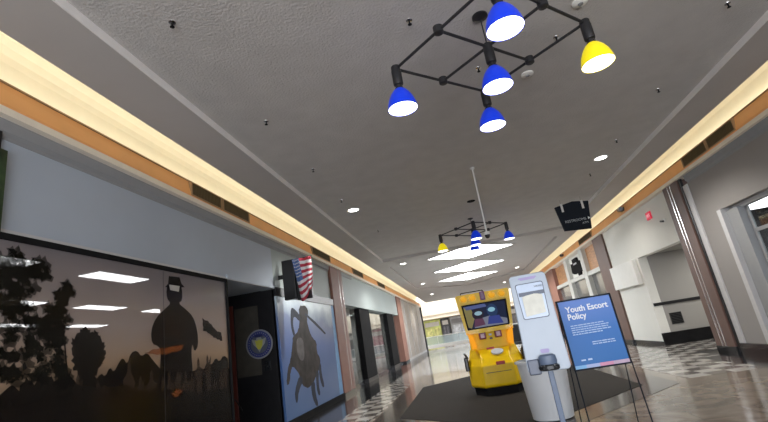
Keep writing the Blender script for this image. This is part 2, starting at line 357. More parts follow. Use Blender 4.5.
cm = glassy('crowd_brown_print', (1, 1, 1), 0.2, 0.5, (0.075, 0.05, 0.035))
for k in range(22):
    Rk = random.Random(50 + k); cy = 3.4 + k * 0.182 + Rk.uniform(-.05, .05); cz = 1.18 + Rk.uniform(-.1, .22); q = Rk.uniform(.7, 1.2)
    art('crowd_figure', [(cy + a * q * .55, cz + b * q) for a, b in ((-.09, -.3), (-.11, -.02), (-.16, .06), (-.05, .13), (-.045, .2), (0, .25), (.045, .2), (.05, .13), (.17, .10 + Rk.uniform(-.1, .15)), (.12, .0), (.10, -.3))], -4.0372 - 0.00001 * k, cm, mur, 0.0006)
front = [(2.6, 1.5), (3.44, 1.46), (3.55, 1.56), (3.63, 1.5), (3.7, 1.61), (3.79, 1.53), (3.86, 1.63), (4.0, 1.54), (4.13, 1.59), (4.26, 1.48), (4.47, 1.43), (4.67, 1.33), (4.95, 1.4), (5.15, 1.29), (5.52, 1.29), (6.41, 1.13), (7.36, 1.07), (7.36, 0.12), (2.6, 0.12)]
art('foreground_crowd', jag(front, 0.012, 3), -4.038, sil, mur)
art('torn_banner', jag([(6.62, 2.2), (6.82, 2.15), (6.99, 2.02), (7.17, 1.98), (7.19, 1.85), (6.97, 1.89), (6.8, 1.96), (6.63, 2.02)], 0.015), -4.044, sil, mur)
art('flag_pole', [(4.09, 1.9), (4.105, 1.9), (4.17, 1.5), (4.15, 1.5)], -4.044, sil, mur)
# the trees: many jagged tufts merged into one printed silhouette each
def tuft_tree(name, spots, seed):
    R = random.Random(seed); m = MB(); k = 0
    for (cy, cz, r) in spots:
        for _ in range(14):
            a = R.uniform(0, 6.28); d = r * math.sqrt(R.random()); ry = cy + 0.8 * d * math.cos(a); rz = cz + d * math.sin(a); s = R.uniform(0.03, 0.09)
            n = 9
            if rz + s > 2.84: continue
            k += 1; x = -4.0455 + 0.00002 * k
            m.face([(x, ry + s * (0.6 if i % 2 else 1.1) * math.cos(i * 6.28 / n), rz + s * (0.5 if i % 2 else 1.0) * math.sin(i * 6.28 / n)) for i in range(n)])
    return m.build(name, glassy('foliage_print_%d' % seed, (1, 1, 1), 0.15, 0.66, (0.010, 0.009, 0.006)), mur)
tuft_tree('large_tree', [(3.46, 2.65, .16), (3.6, 2.66, .14), (3.8, 2.62, .13), (3.62, 2.42, .18), (3.4, 2.5, .2), (3.46, 2.2, .16), (3.6, 2.2, .13), (3.5, 1.95, .16), (3.75, 2.0, .13), (3.45, 1.75, .15), (3.6, 1.7, .14), (3.42, 2.35, .2), (3.5, 2.55, .15), (3.7, 2.2, .12)], 3)
tuft_tree('slender_tree', [(4.09, 2.44, .06), (4.02, 2.34, .08), (3.95, 2.22, .1), (4.05, 2.15, .1), (3.9, 2.05, .11), (3.95, 1.85, .12), (3.75, 1.8, .12), (4.05, 1.7, .1), (3.85, 1.65, .12), (4.0, 1.95, .1), (3.95, 2.1, .1), (4.1, 1.55, .1)], 5)
glow = glassy('orange_glow_print', (1, 1, 1), 0.2, 0.35, (0.45, 0.13, 0.03))
art('orange_embers', jag([(5.28, 1.74), (5.5, 1.79), (5.9, 1.80), (6.12, 1.83), (6.05, 1.75), (5.6, 1.70)], 0.012), -4.040, glow, mur)
art('orange_ember_patch', jag([(5.8, 1.19), (5.95, 1.23), (6.05, 1.2), (5.9, 1.13)], 0.012), -4.036, glow, mur)
for yy in (5.66,):
    MB().box(-4.036, -4.034, yy, yy + 0.006, 0.1, 2.86).build('seam', M['black'], mur)
# store room behind the mural
struct(MB().box(-14, -4.12, 0.6, 0.7, 0, 3.5).box(-14, -4.4, 14.4, 14.5, 0, 3.5).box(-14.1, -14, 0.6, 14.5, 0, 3.5).build('wall_store_dark', M['dark_int']))
struct(MB().box(-14, -4.4, 0.6, 14.5, 3.42, 3.5).build('ceiling_store', M['dark_int']))
struct(MB().box(-14, -4.4, 0.6, 14.5, 0.004, 0.01).build('floor_store', M['dark_int']))
tr = empty('ceiling_troffer', (0, 0, 3.34), '', 'ceiling light', 'lights inside the store behind the soldier mural')
MB().box(-0.24, 0.24, -0.66, 0.66, 0.0, 0.06).build('frame', M['white'], tr)
MB().box(-0.21, 0.21, -0.63, 0.63, -0.012, 0.0).build('diffuser', M['trof'], tr)
first = True
for ri, (xx, ys) in enumerate(((-6.25, (5.0, 7.4)), (-8.9, (7.7, 10.05, 12.4)), (-11.65, (10.4, 12.6)))):
    for k, yy in enumerate(ys):
        o = tr if first else copy_tree(tr); first = False
        o.location = (xx, yy, 3.34)
        row = ['highest row', 'middle row', 'lowest row'][ri]
        pos = {2: ['left', 'right'], 3: ['left', 'middle', 'right']}[len(ys)][k]
        o['label'] = 'flat white store light seen through the soldier mural, %s one of the %s' % (pos, row)

# recessed entrance
struct(MB().box(-5.3, -4.1, 9.5, 9.6, 0, 2.95).build('wall_entrance_return', M['black']))
struct(MB().box(-5.35, -5.25, 7.4, 9.5, 0, 2.95).build('wall_entrance_back', M['black']))
struct(MB().box(-5.3, -4.12, 7.42, 7.5, 0, 2.95).build('wall_entrance_side', M['black']))
struct(MB().box(-5.3, -4.02, 7.42, 9.5, 2.93, 3.0).build('ceiling_entrance', M['fascia']))
nb = empty('notice_board', (-4.68, 9.49, 1.0), 'dim grey-brown board on the dark entrance wall behind the round seal', 'board')
MB().box(-0.33, 0.22, -0.02, 0, 0.15, 1.62).build('panel', mat('grey_brown_board', (0.06, 0.055, 0.045), 0.5, var=0.15), nb)
MB().box(0.30, 0.42, -0.02, 0, 0.22, 0.42).build('card_holder', M['granite'], nb)
dr = empty('door_frame', (-5.07, 9.49, 0), 'narrow red-brown door frame post in the dark entrance', 'door frame')
MB().box(-0.06, 0.03, -0.05, 0, 0, 2.7).build('post', M['redbrown'], dr)
MB().tube((0.0, -0.09, 0.75), (0.14, -0.07, 0.5), 0.012).build('push_bar', M['black'], dr)
seal = empty('round_seal', (-4.46, 9.46, 1.785), 'round blue and silver seal with a yellow emblem on the dark entrance wall', 'sign')
fx = lambda u, v, d: (u, d, v)
def disc(r, n=40): return [(r * math.cos(i * 2 * math.pi / n), r * math.sin(i * 2 * math.pi / n)) for i in range(n)]
MB().prism(disc(0.31), fx, 0, -0.01).build('disc', mat('seal_silver', (0.24, 0.25, 0.28), 0.4), seal)
MB().prism(disc(0.275), fx, -0.01, -0.013).build('blue_ring', mat('seal_blue', (0.03, 0.045, 0.20), 0.4), seal)
MB().prism(disc(0.20), fx, -0.013, -0.016).build('inner_field', mat('seal_slate', (0.10, 0.115, 0.15), 0.4), seal)
MB().prism([(-0.17, 0.12), (-0.07, 0.09), (-0.05, 0.14), (0.05, 0.14), (0.07, 0.09), (0.17, 0.12), (0.13, -0.0), (0.05, -0.08), (0.0, -0.17), (-0.05, -0.08), (-0.13, 0.0)], fx, -0.016, -0.019).build('emblem_wings', mat('seal_pale', (0.30, 0.32, 0.30), 0.4), seal)
MB().prism([(-0.09, 0.09), (-0.04, 0.07), (0, 0.10), (0.04, 0.07), (0.09, 0.09), (0.07, -0.03), (0.03, -0.11), (-0.03, -0.11), (-0.07, -0.03)], fx, -0.019, -0.022).build('emblem', mat('seal_yellow', (0.50, 0.50, 0.08), 0.4), seal)
MB().prism([(-0.10, 0.15), (0.10, 0.15), (0.08, 0.20), (-0.08, 0.20)], fx, -0.016, -0.019).build('crest', mat('seal_navy', (0.02, 0.025, 0.10), 0.4), seal)
for i in range(30):
    a = i * 2 * math.pi / 30
    pts = [(0.237 + dx, dy) for dx, dy in ((-0.012, -0.008), (0.012, -0.008), (0.012, 0.008), (-0.012, 0.008))]
    MB().prism([(u * math.cos(a) - v * math.sin(a), u * math.sin(a) + v * math.cos(a)) for u, v in pts], fx, -0.013, -0.016).build('ring_mark', MATS['seal_silver'], seal)

# blue rider mural
struct(MB().box(-4.34, -4.06, 9.6, 13.95, 0, 2.95).build('wall_left_mural_backing', M['blackm']))
struct(MB().box(-4.06, -3.97, 9.52, 13.98, 0, 0.14).build('baseboard_left', M['blackm']))
struct(MB().box(-4.06, -3.985, 9.50, 13.98, 2.76, 2.96).build('trim_1', M['black']))
mu2 = MB().box(-4.06, -4.01, 9.52, 13.96, 0.12, 2.76).build('rider_mural',
    print_mat('blue_sky_print', [(0.0, (0.09, 0.17, 0.36)), (0.35, (0.07, 0.14, 0.33)), (0.6, (0.10, 0.17, 0.40)), (0.80, (0.17, 0.23, 0.40)), (0.93, (0.42, 0.52, 0.60)), (1.0, (0.62, 0.72, 0.78))], 2, 0.12, 2.76, 0.45, 0.9, (1, 1, 1.3), 1.0, 0.3))
tag(mu2, 'tall blue wall graphic of a dark figure against cloudy sky', 'mural')
rid = mat('rider_brown_print', (0.030, 0.026, 0.025), 0.5, var=0.6, scale=4, spec=0.15)
rid2 = mat('rider_dark_print', (0.022, 0.03, 0.05), 0.5, var=0.3, spec=0.15)
torso = [(10.87, 2.6), (11.4, 2.65), (11.57, 2.48), (11.36, 2.29), (11.44, 2.06), (11.6, 1.83), (11.96, 1.69), (11.88, 1.44), (12.14, 1.24), (11.98, 1.02), (11.58, 0.81), (11.14, 0.64), (10.72, 0.67), (10.51, 0.85), (10.44, 1.05), (10.1, 1.21), (9.96, 1.12), (9.84, 0.86), (9.66, 0.85), (9.79, 1.15), (10.02, 1.35), (10.22, 1.67), (10.27, 1.85), (10.7, 2.01), (10.84, 2.25)]
art('figure_body', jag(soft(torso, 1), 0.012, 2), -4.01, rid, mu2)
art('figure_arm', soft([(10.31, 2.53), (10.51, 2.54), (10.94, 2.35), (10.83, 2.2), (10.47, 2.37), (10.34, 2.13), (10.47, 1.87), (10.33, 1.85), (10.21, 2.1)]), -4.009, rid2, mu2)
art('rope', [(11.23, 2.40), (11.32, 2.44), (12.06, 2.22), (12.86, 1.92), (12.78, 1.88), (11.98, 2.15)], -4.009, rid2, mu2)
for p in ([(10.49, 1.0), (10.71, 0.85), (10.32, 0.65), (10.2, 0.41), (10.09, 0.45), (10.09, 0.68)], [(11.16, 0.71), (11.49, 0.77), (11.45, 0.44), (11.59, 0.16), (11.42, 0.14), (11.2, 0.38)],
          [(11.63, 0.95), (11.88, 0.98), (11.75, 0.62), (11.83, 0.39), (11.66, 0.36), (11.57, 0.57)], [(11.92, 1.1), (12.12, 1.16), (12.09, 0.86), (12.23, 0.54), (12.05, 0.51), (11.89, 0.78)]):
    art('figure_leg', soft(p, 1), -4.009, rid2, mu2)
art('figure_shirt', soft([(10.45, 1.82), (10.93, 1.84), (10.97, 1.48), (10.83, 1.25), (10.46, 1.37)]), -4.0075, mat('rider_grey_print', (0.10, 0.095, 0.10), 0.5, var=0.3, scale=5, spec=0.15), mu2)
art('pale_border', [(13.55, 0.12), (13.96, 0.12), (13.96, 2.76), (13.7, 2.76)], -4.0095, mat('pale_blue_border', (0.22, 0.40, 0.66), 0.5, var=0.1, spec=0.15), mu2)

# blade sign with the flag
bl = empty('flag_sign', (-3.85, 9.72, 2.66), 'hanging flag of red and white stripes with a blue canton on a black blade sign', 'flag')
MB().box(-0.08, 0.22, 0.06, 0.20, 0.0, 0.92, 0.02).box(0.22, 0.58, 0.10, 0.18, -0.04, 0.62, 0.015).box(-0.215, -0.06, 0.10, 0.16, 0.5, 0.6).build('backing_box', M['black'], bl)
MB().tube((0, 0.12, 0.9), (0.68, 0.03, 0.9), 0.012).build('rod', M['black'], bl)
W_, H_, NU, NV = 0.70, 0.98, 26, 26
fm = bmesh.new()
def flag_pt(i, j):
    u = i / NU; v = j / NV                                     # u across, v down
    x = 0.20 + u * W_ * (0.66 - 0.22 * v) + 0.14 * v + 0.03 * v * math.sin(u * 3)
    z = 0.90 - v * H_ * (1.0 - 0.42 * u * u * v) - 0.03 * math.sin(u * 9) * v
    y = 0.02 + 0.035 * math.sin(u * 13 + v * 2.5) - 0.02 * v
    return (x, y, z)
gv = [[fm.verts.new(flag_pt(i, j)) for j in range(NV + 1)] for i in range(NU + 1)]
for i in range(NU):
    for j in range(NV):
        f = fm.faces.new((gv[i][j], gv[i][j + 1], gv[i + 1][j + 1], gv[i + 1][j])); f.smooth = True
        f.material_index = 2 if (i < 10 and j < 14) else ((j // 2) % 2)
        if i >= 10 or j >= 14: f.material_index = 0 if (((i // 2) + (j // 2)) % 100 and (j // 2) % 2 == 0) else 1
me = bpy.data.meshes.new('flag_cloth'); fm.to_mesh(me); fm.free()
for mm in (mat('flag_red', (0.42, 0.03, 0.06), 0.7), mat('flag_white', (0.72, 0.72, 0.75), 0.7), mat('flag_blue', (0.08, 0.14, 0.34), 0.7)): me.materials.append(mm)
fo = bpy.data.objects.new('flag_cloth', me); COL.objects.link(fo); fo.parent = bl
sm = fo.modifiers.new('thickness', 'SOLIDIFY'); sm.thickness = 0.004
for a in range(5):
    for b_ in range(6):
        px, py, pz = flag_pt(1 + a * 2, 1 + b_ * 2)
        MB().prism([(px + (0.017 if k % 2 else 0.007) * math.sin(k * math.pi / 5), pz + (0.017 if k % 2 else 0.007) * math.cos(k * math.pi / 5)) for k in range(10)], fx, py - 0.008, py - 0.005).build('star', MATS['flag_white'], fo)

# pillars
def pillar(side, y0, y1, label, stripes, depth=0.34, z1=4.05, colour=None):
    xi = XL if side == 'l' else XR
    s = 1 if side == 'l' else -1
    o = empty('pillar', (xi, (y0 + y1) / 2, 0), label, 'pillar', 'rose-brown shopfront pillars')
    hy = (y1 - y0) / 2
    a, b = sorted((s * 0.03, -s * depth))
    MB().box(a, b, -hy, hy, 0.12, z1).build('column', colour or M['pillar'], o)
    MB().box(min(a, b) - 0.01, max(a, b) + 0.01, -hy - 0.01, hy + 0.01, 0, 0.12).build('plinth', M['granite'], o)
    for q in stripes:
        a, b = sorted((s * 0.03, s * 0.042))
        MB().box(a, b, q - 0.018 - (y0 + y1) / 2, q + 0.018 - (y0 + y1) / 2, 0.12, z1).build('metal_strip', M['chrome'], o)
    return o
pillar('l', 13.98, 15.35, 'rose-brown pillar on the left just beyond the blue rider mural', (14.85, 15.2))
pillar('l', 28.2, 30.0, 'rose-brown pillar on the left beyond the pale-fascia shop, far down the hall', (29.6,))
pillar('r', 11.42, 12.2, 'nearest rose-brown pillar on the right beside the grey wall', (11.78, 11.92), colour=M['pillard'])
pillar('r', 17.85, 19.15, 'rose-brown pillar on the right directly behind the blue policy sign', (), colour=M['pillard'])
pillar('r', 28.2, 30.2, 'rose-brown pillar on the right beyond the wood-panelled shopfront', ())

# shop with pale fascia
struct(MB().box(-4.36, -4.03, 15.35, 28.2, 2.88, 4.05).build('wall_left_shop_fascia', M['fascia2']))
shopg = pane_mat('shop_glass', (0.78, 0.80, 0.80))
struct(MB().box(-4.30, -4.29, 15.35, 28.2, 0.1, 2.88).build('window_2', shopg))
struct(MB().box(-4.33, -4.25, 15.35, 28.2, 0, 0.1).build('window_2_sill', M['granite']))
for y0, y1, lb in ((17.9, 19.8, 'nearer black granite column in the pale-fascia shopfront'), (24.4, 26.5, 'farther black granite column in the pale-fascia shopfront')):
    o = empty('shop_column', (-4.2, (y0 + y1) / 2, 0), lb, 'column', 'black columns of the left shopfront')
    MB().box(-0.09, 0.11, -(y1 - y0) / 2, (y1 - y0) / 2, 0.0, 2.88).build('shaft', M['blackm'], o)
    MB().box(-0.09, 0.13, -(y1 - y0) / 2 - 0.02, (y1 - y0) / 2 + 0.02, 0.0, 0.15).build('base', M['black'], o)
struct(MB().box(-9, -8.9, 15.4, 28.2, 0, 3.4).box(-9, -4.4, 15.0, 15.1, 0, 3.4).box(-9, -4.4, 28.4, 28.5, 0, 3.4).build('wall_shop_interior', M['halls']))
struct(MB().box(-9, -4.36, 15.0, 28.5, 3.3, 3.4).build('ceiling_shop', M['halls']))
for yy in (16.6, 18.8, 21, 23.2, 25.4):
    o = empty('store_poster', (-4.28, yy + 0.1, 1.5), 'pale grey figure poster inside the left shop window, %s' % {16.6: 'nearest one', 18.8: 'behind the near black column', 21: 'third from the near end', 23.2: 'fourth from the near end', 25.4: 'farthest one'}[yy], 'poster', 'grey posters in the left shop window')
    MB().box(-0.12, -0.10, -0.7, 0.7, -1.495, 1.2).build('sheet', mat('grey_poster_sheet', (0.16, 0.17, 0.17), 0.5, var=0.8, scale=2.2), o)
    MB().prism([(-0.2, -0.5), (0.25, -0.5), (0.2, 0.1), (0.42, 0.6), (0.3, 0.65), (0.12, 0.4), (0.12, 0.75), (-0.1, 0.8), (-0.12, 0.4), (-0.35, 0.1), (-0.25, 0.0)], lambda u, v, d: (d, u, v), -0.10, -0.095).build('printed_figure', mat('pale_figure_print', (0.42, 0.43, 0.42), 0.5, var=0.3, scale=4), o)
for yy in (17.5, 22.0, 26.5):
    area_light('shop_room_light', (-6.5, yy, 3.25), (0, 0, 0), 1.2, 0.6, 40, (0.95, 0.98, 1))
# cream wall far left
struct(MB().box(-4.36, -4.03, 30.0, 43.4, 0.15, 4.05).build('wall_left_far', mat('warm_grey_panel_wall', (0.42, 0.39, 0.36), 0.5, var=0.05)))
struct(MB().box(-4.36, -4.0, 30.0, 43.4, 0, 0.15).build('baseboard_left_far', M['jamb']))
for i, yy in enumerate((31.5, 34.2, 37.0, 39.8)):
    struct(MB().box(-4.03, -4.0, yy, yy + 0.12, 0.15, 4.0).build('trim_%d' % (i + 2), M['jamb']))
tag(MB().box(-4.3, -3.9, 43.42, 43.7, 0, 4.05).build('end_post', M['black']), 'thin dark post ending the left wall at the far court', 'post')

# ------------------------------------------------------------------ right wall
WX = XR
struct(MB().box(WX + 0.05, WX + 0.35, 9.95 + 0.43, 11.38, 0, 3.87).box(WX + 0.05, WX + 0.35, 3.0, 10.38, 2.98, 3.87).box(WX + 0.05, WX + 0.35, 3.0, 10.38, 0.0, 0.2).box(WX + 0.05, WX + 0.35, Y0, 3.0, 0, 3.87).build('wall_right_near', M['wallg']))
struct(MB().box(WX + 0.02, WX + 0.05, 11.12, 11.32, 0.2, 3.85).build('trim_6', M['jamb']))
struct(MB().box(WX + 0.0, WX + 0.06, 11.32, 11.40, 0.0, 4.05).build('trim_7', M['black']))
struct(MB().box(WX, WX + 0.06, Y0, 11.31, 0, 0.2).build('baseboard_right', M['granite']))
struct(MB().box(WX + 0.02, WX + 0.34, 10.24, 10.38, 0.2, 2.98).box(WX + 0.2, WX + 0.34, 3.0, 10.38, 2.9, 2.98).build('window_3_frame', M['jamb']))
struct(MB().box(WX + 0.12, WX + 0.30, 9.85, 10.24, 0.2, 2.92).build('window_3_jamb', M['cornice']))
struct(MB().box(WX + 0.26, WX + 0.30, 9.78, 9.85, 0.2, 2.92).box(WX + 0.26, WX + 0.30, 3.0, 9.8, 2.35, 2.42).build('window_3_mullion', M['cornice']))
struct(MB().box(WX + 0.27, WX + 0.28, 3.0, 9.8, 0.2, 2.92).build('window_3', pane_mat('right_glass', (0.8, 0.82, 0.82))))
struct(MB().box(11.0, 11.1, 2, 15.2, 0, 3.6).box(WX + 0.4, 11, 11.6, 11.7, 0, 3.2).build('wall_right_shop_interior', M['dark_int']))
struct(MB().box(WX + 0.36, 11.1, 2.0, 11.7, 3.04, 3.14).build('ceiling_right_shop', M['dark_int']))
o = empty('shop_light', (6.75, 9.7, 2.965), 'long white ceiling light inside the right-hand shop window', 'ceiling light')
MB().box(-0.5, 0.9, -1.3, 1.3, 0.0, 0.07).build('housing', M['white'], o); MB().box(-0.45, 0.85, -1.25, 1.25, -0.01, 0.0).build('diffuser', M['trof'], o)

# white hall section between the pillars
struct(MB().box(WX + 0.04, WX + 0.30, 12.2, 15.3, 2.70, 4.05).box(WX + 0.04, WX + 0.30, 15.3, 17.85, 0.0, 4.05).build('wall_right_white', M['white']))
struct(MB().box(WX + 0.02, WX + 0.04, 15.3, 17.84, 0, 0.12).build('baseboard_right_white', M['granite']))
struct(MB().box(WX + 0.30, 11.0, 15.3, 15.5, 0, 2.9).build('wall_hall_back', M['halls']))
struct(MB().box(WX + 0.02, 11.0, 15.24, 15.3, 0, 0.36).build('baseboard_hall', M['blackm']))
struct(MB().box(WX + 0.06, 11.0, 15.27, 15.3, 1.17, 1.26).build('trim_8', M['black']))
struct(MB().box(WX + 0.30, 11.0, 12.05, 12.2, 0, 2.9).build('wall_hall_near', M['halls']))
struct(MB().box(WX + 0.30, 11.0, 12.2, 15.3, 2.75, 2.9).build('ceiling_hall', M['halls']))
area_light('hall_light', (8.0, 13.8, 2.72), (0, 0, 0), 1.2, 0.6, 24, (1, 0.97, 0.92))
o = empty('wall_grille', (6.28, 15.3, 0.74), 'dark square vent grille low on the hall wall under the black rail', 'vent')
MB().box(-0.17, 0.17, -0.02, 0, -0.17, 0.17).build('frame', mat('dark_grey_grille', (0.05, 0.05, 0.05), 0.6), o)
for k in range(7): MB().box(-0.15, 0.15, -0.03, -0.02, -0.145 + k * 0.045, -0.12 + k * 0.045).build('slat', M['blackm'], o)
tag(MB().box(5.60, 5.735, 15.5, 17.82, 1.90, 2.70, 0.01).build('blank_box_sign', M['boxwhite']), 'blank white box projecting from the white wall above the policy sign', 'sign')
o = empty('exit_sign', (5.72, 13.55, 3.68), 'small glowing red exit sign high on the white wall', 'sign')
MB().box(-0.02, 0.02, -0.15, 0.15, -0.11, 0.11, 0.01).build('housing', M['exitr'], o)
text('lettering', 'EXIT', 0.13, emit('exit_letters', (1, 0.55, 0.6), 0.3), o, Matrix.Translation((-0.024, 0.125, -0.045)) @ Matrix.Rotation(-math.pi / 2, 4, 'Z') @ Matrix.Rotation(math.pi / 2, 4, 'X'))
o = empty('security_camera', (5.68, 12.75, 3.35), 'small dark security camera on the white wall beside the nearest pillar', 'camera')
MB().box(0.0, 0.06, -0.04, 0.04, -0.05, 0.05).build('mount', M['white'], o); MB().tube((-0.02, -0.07, -0.03), (-0.02, 0.08, 0.0), 0.026).build('body', M['black'], o, True)

# wood-panelled shopfront on the right
sf = empty('wood_shopfront', (WX, 19.15, 0), 'shopfront of pale grey frames with orange wood panels on the right', 'shopfront')
for a, b in ((20.6, 21.15), (23.9, 24.5)):
    MB().box(-0.02, 0.2, a - 18.65, b - 18.65, 0, 4.05).build('post', mat('pale_frame_paint', (0.60, 0.60, 0.56), 0.5), sf)
for a, b in ((0.03, 1.95), (2.5, 5.25), (5.85, 9.0)):
    MB().box(0.0, 0.25, a, b, 2.80, 2.98).build('transom', MATS['pale_frame_paint'], sf)
MB().box(0.16, 0.2, 0.03, 1.95, 2.98, 4.0).build('wood_panel', M['wood'], sf)
MB().box(0.16, 0.2, 5.85, 9.0, 2.98, 4.0).build('wood_panel', M['wood'], sf)
MB().box(0.16, 0.2, 2.5, 5.25, 2.98, 4.0).build('white_panel', M['white'], sf)
MB().box(0.16, 0.2, 0.03, 9.0, 0.0, 2.8).build('dark_glazing', mat('grey_reflective_glazing', (0.14, 0.14, 0.14), 0.1), sf)
em = MB().prism([(-0.9, -0.25), (-0.55, -0.3), (-0.4, -0.5), (-0.1, -0.45), (-0.05, -0.25), (0.6, -0.3), (1.0, -0.2), (0.9, 0.25), (0.5, 0.2), (0.45, 0.42), (-0.35, 0.42), (-0.4, 0.25), (-0.95, 0.2)], lambda u, v, d: (d, u, v), -0.10, 0.0).build('emblem_plate', M['blackm'], sf, loc=(0.16, 3.85, 3.45))
em['label'] = 'black angular emblem plate'
MB().box(-0.108, -0.10, -0.3, 0.3, 0.12, 0.2).build('light_bar', M['silver'], em)
struct(MB().box(WX + 0.04, WX + 0.30, 30.2, 40, 0, 4.05).build('wall_right_far', mat('warm_brown_panel_wall', (0.30, 0.17, 0.11), 0.5, var=0.1)))
for yy, lb in ((15.05, 'dark spotlight on the orange bulkhead above the white wall'), (24.5, 'dark spotlight on the orange bulkhead above the wood-panelled shopfront')):
    o = empty('bulkhead_spotlight', (WX - 0.08, yy, 4.30), lb, 'spotlight')
    MB().box(-0.02, 0.08, -0.08, 0.08, -0.06, 0.06).build('bracket', M['black'], o); MB().tube((0.02, 0.25, 0.05), (-0.12, -0.28, -0.03), 0.07, 14).build('can', M['black'], o, True)

# vents in the bulkheads
def vent(side, y0, y1, label):
    xi = XL + 0.02 if side == 'l' else XR - 0.02
    s = 1 if side == 'l' else -1
    L = y1 - y0
    o = empty('air_vent', (xi, (y0 + y1) / 2, 4.30), label, 'vent', 'bronze vents in the orange bulkheads')
    def bx(mb, a, b, c, d, e, f): a, b = sorted((a * s, b * s)); mb.box(a, b, c, d, e, f)
    m1 = MB(); bx(m1, -0.03, 0.028, -L / 2, L / 2, -0.12, -0.10); bx(m1, -0.03, 0.028, -L / 2, L / 2, 0.10, 0.12); bx(m1, -0.03, 0.028, -L / 2, -L / 2 + 0.03, -0.10, 0.10); bx(m1, -0.03, 0.028, L / 2 - 0.03, L / 2, -0.10, 0.10)
    m1.build('frame', M['vframe'], o)
    m2 = MB(); bx(m2, -0.03, 0.016, -L / 2 + 0.03, L / 2 - 0.03, -0.10, 0.10)
    n = int(L / 0.05)
    for k in range(n):
        yy = -L / 2 + 0.04 + k * (L - 0.08) / n; bx(m2, 0.016, 0.024, yy, yy + 0.018, -0.10, 0.10)
    m2.build('grille', M['vent'], o)
for a, b, l in ((6.30, 7.27, 'first bronze vent in the left bulkhead, nearer half of a pair'), (7.30, 8.35, 'second bronze vent in the left bulkhead, farther half of a pair'),
                (12.3, 14.1, 'bronze vent in the left bulkhead above the blue mural'), (17.2, 19.0, 'bronze vent in the left bulkhead above the near black column'), (22.4, 24.4, 'bronze vent in the left bulkhead above the far black column')):
    vent('l', a, b, l)
for a, b, l in ((8.75, 9.75, 'bronze vent in the right bulkhead, nearer half of a pair'), (9.78, 10.85, 'bronze vent in the right bulkhead, farther half of a pair'), (18.9, 21.0, 'bronze vent in the right bulkhead beyond the policy sign pillar')):
    vent('r', a, b, l)

# ------------------------------------------------------------------ far court
struct(MB().box(-14, 14, 60, 60.2, 0, 7).build('wall_court_far', mat('court_wall_cream', (0.62, 0.58, 0.52), 0.7)))
struct(MB().box(-14, -4.36, 45.0, 45.2, 0, 7).box(6.1, 14, 45.0, 45.2, 0, 7).build('wall_court_near', M['cream']))
struct(MB().box(-14.2, -14, 45, 60, 0, 7).box(14, 14.2, 45, 60, 0, 7).build('wall_court_side', M['cream']))
struct(MB().box(-8.4, 10, 52.5, 60, 3.1, 3.5).build('ceiling_court_soffit', mat('court_soffit', (0.7, 0.62, 0.5), 0.6)))
struct(MB().box(-14, 14, 52.3, 52.5, 3.5, 5.4).build('wall_court_bulkhead', mat('court_bulkhead_paint', (0.5, 0.44, 0.34), 0.7)))
rl = empty('court_railing', (0, 46, 0), 'white glass-panelled railing across the far court', 'railing')
MB().box(-9, 9, -0.08, 0.08, 0.1, 0.42).build('curb', M['boxwhite'], rl)
MB().box(-9, 9, -0.03, 0.03, 1.15, 1.22).build('top_rail', M['boxwhite'], rl)
MB().box(-9, 9, -0.01, 0.01, 0.42, 1.15).build('glass_panels', glassy('railing_glass', (0.9, 0.95, 0.95), 0.1, 0.35, (0.6, 0.66, 0.66)), rl)
for k in range(10): MB().box(-9 + k * 2 - 0.03, -9 + k * 2 + 0.03, -0.03, 0.03, 0.42, 1.15).build('post', M['jamb'], rl)
shops = [(-8.0, -5.2, (0.10, 0.10, 0.12), 'dark grey shopfront at the left of the far court', 'K'), (-5.0, -3.0, (0.55, 0.62, 0.20), 'lime green lit shopfront in the far court', 'G'), (-2.9, -1.9, (0.03, 0.03, 0.04), 'narrow black shopfront bay in the far court', 'K'),
         (-1.8, 0.6, (0.35, 0.37, 0.40), 'pale grey shopfront in the far court beside the ride', 'W'), (0.8, 3.4, (0.42, 0.22, 0.26), 'pink shopfront in the far court behind the ride', 'P'), (3.6, 7.5, (0.10, 0.09, 0.09), 'dark shopfront in the far court behind the dispenser', 'K')]
for a, b, c, lb, k in shops:
    o = empty('far_shopfront', ((a + b) / 2, 55.5, 0), lb, 'shopfront', 'shopfronts across the far court')
    hw = (b - a) / 2
    MB().box(-hw, hw, 0, 0.3, 0, 3.05).build('front', mat('shopfront_%s_%d' % (k, int(a * 10 + 200)), c, 0.4, var=0.4, scale=1.2), o)
    MB().box(-hw + 0.15, hw - 0.15, -0.06, 0, 2.3, 2.8).build('sign_band', mat('far_sign_band_%s' % k, (0.6, 0.6, 0.6) if k != 'W' else (0.2, 0.2, 0.22), 0.4), o)
    MB().box(-hw + 0.2, -0.08, -0.04, 0, 0.1, 2.1).box(0.08, hw - 0.2, -0.04, 0, 0.1, 2.1).build('glazing', mat('far_glazing_%s' % k, tuple(min(1, x * 1.25 + 0.02) for x in c), 0.15, var=0.5, scale=2.5), o)

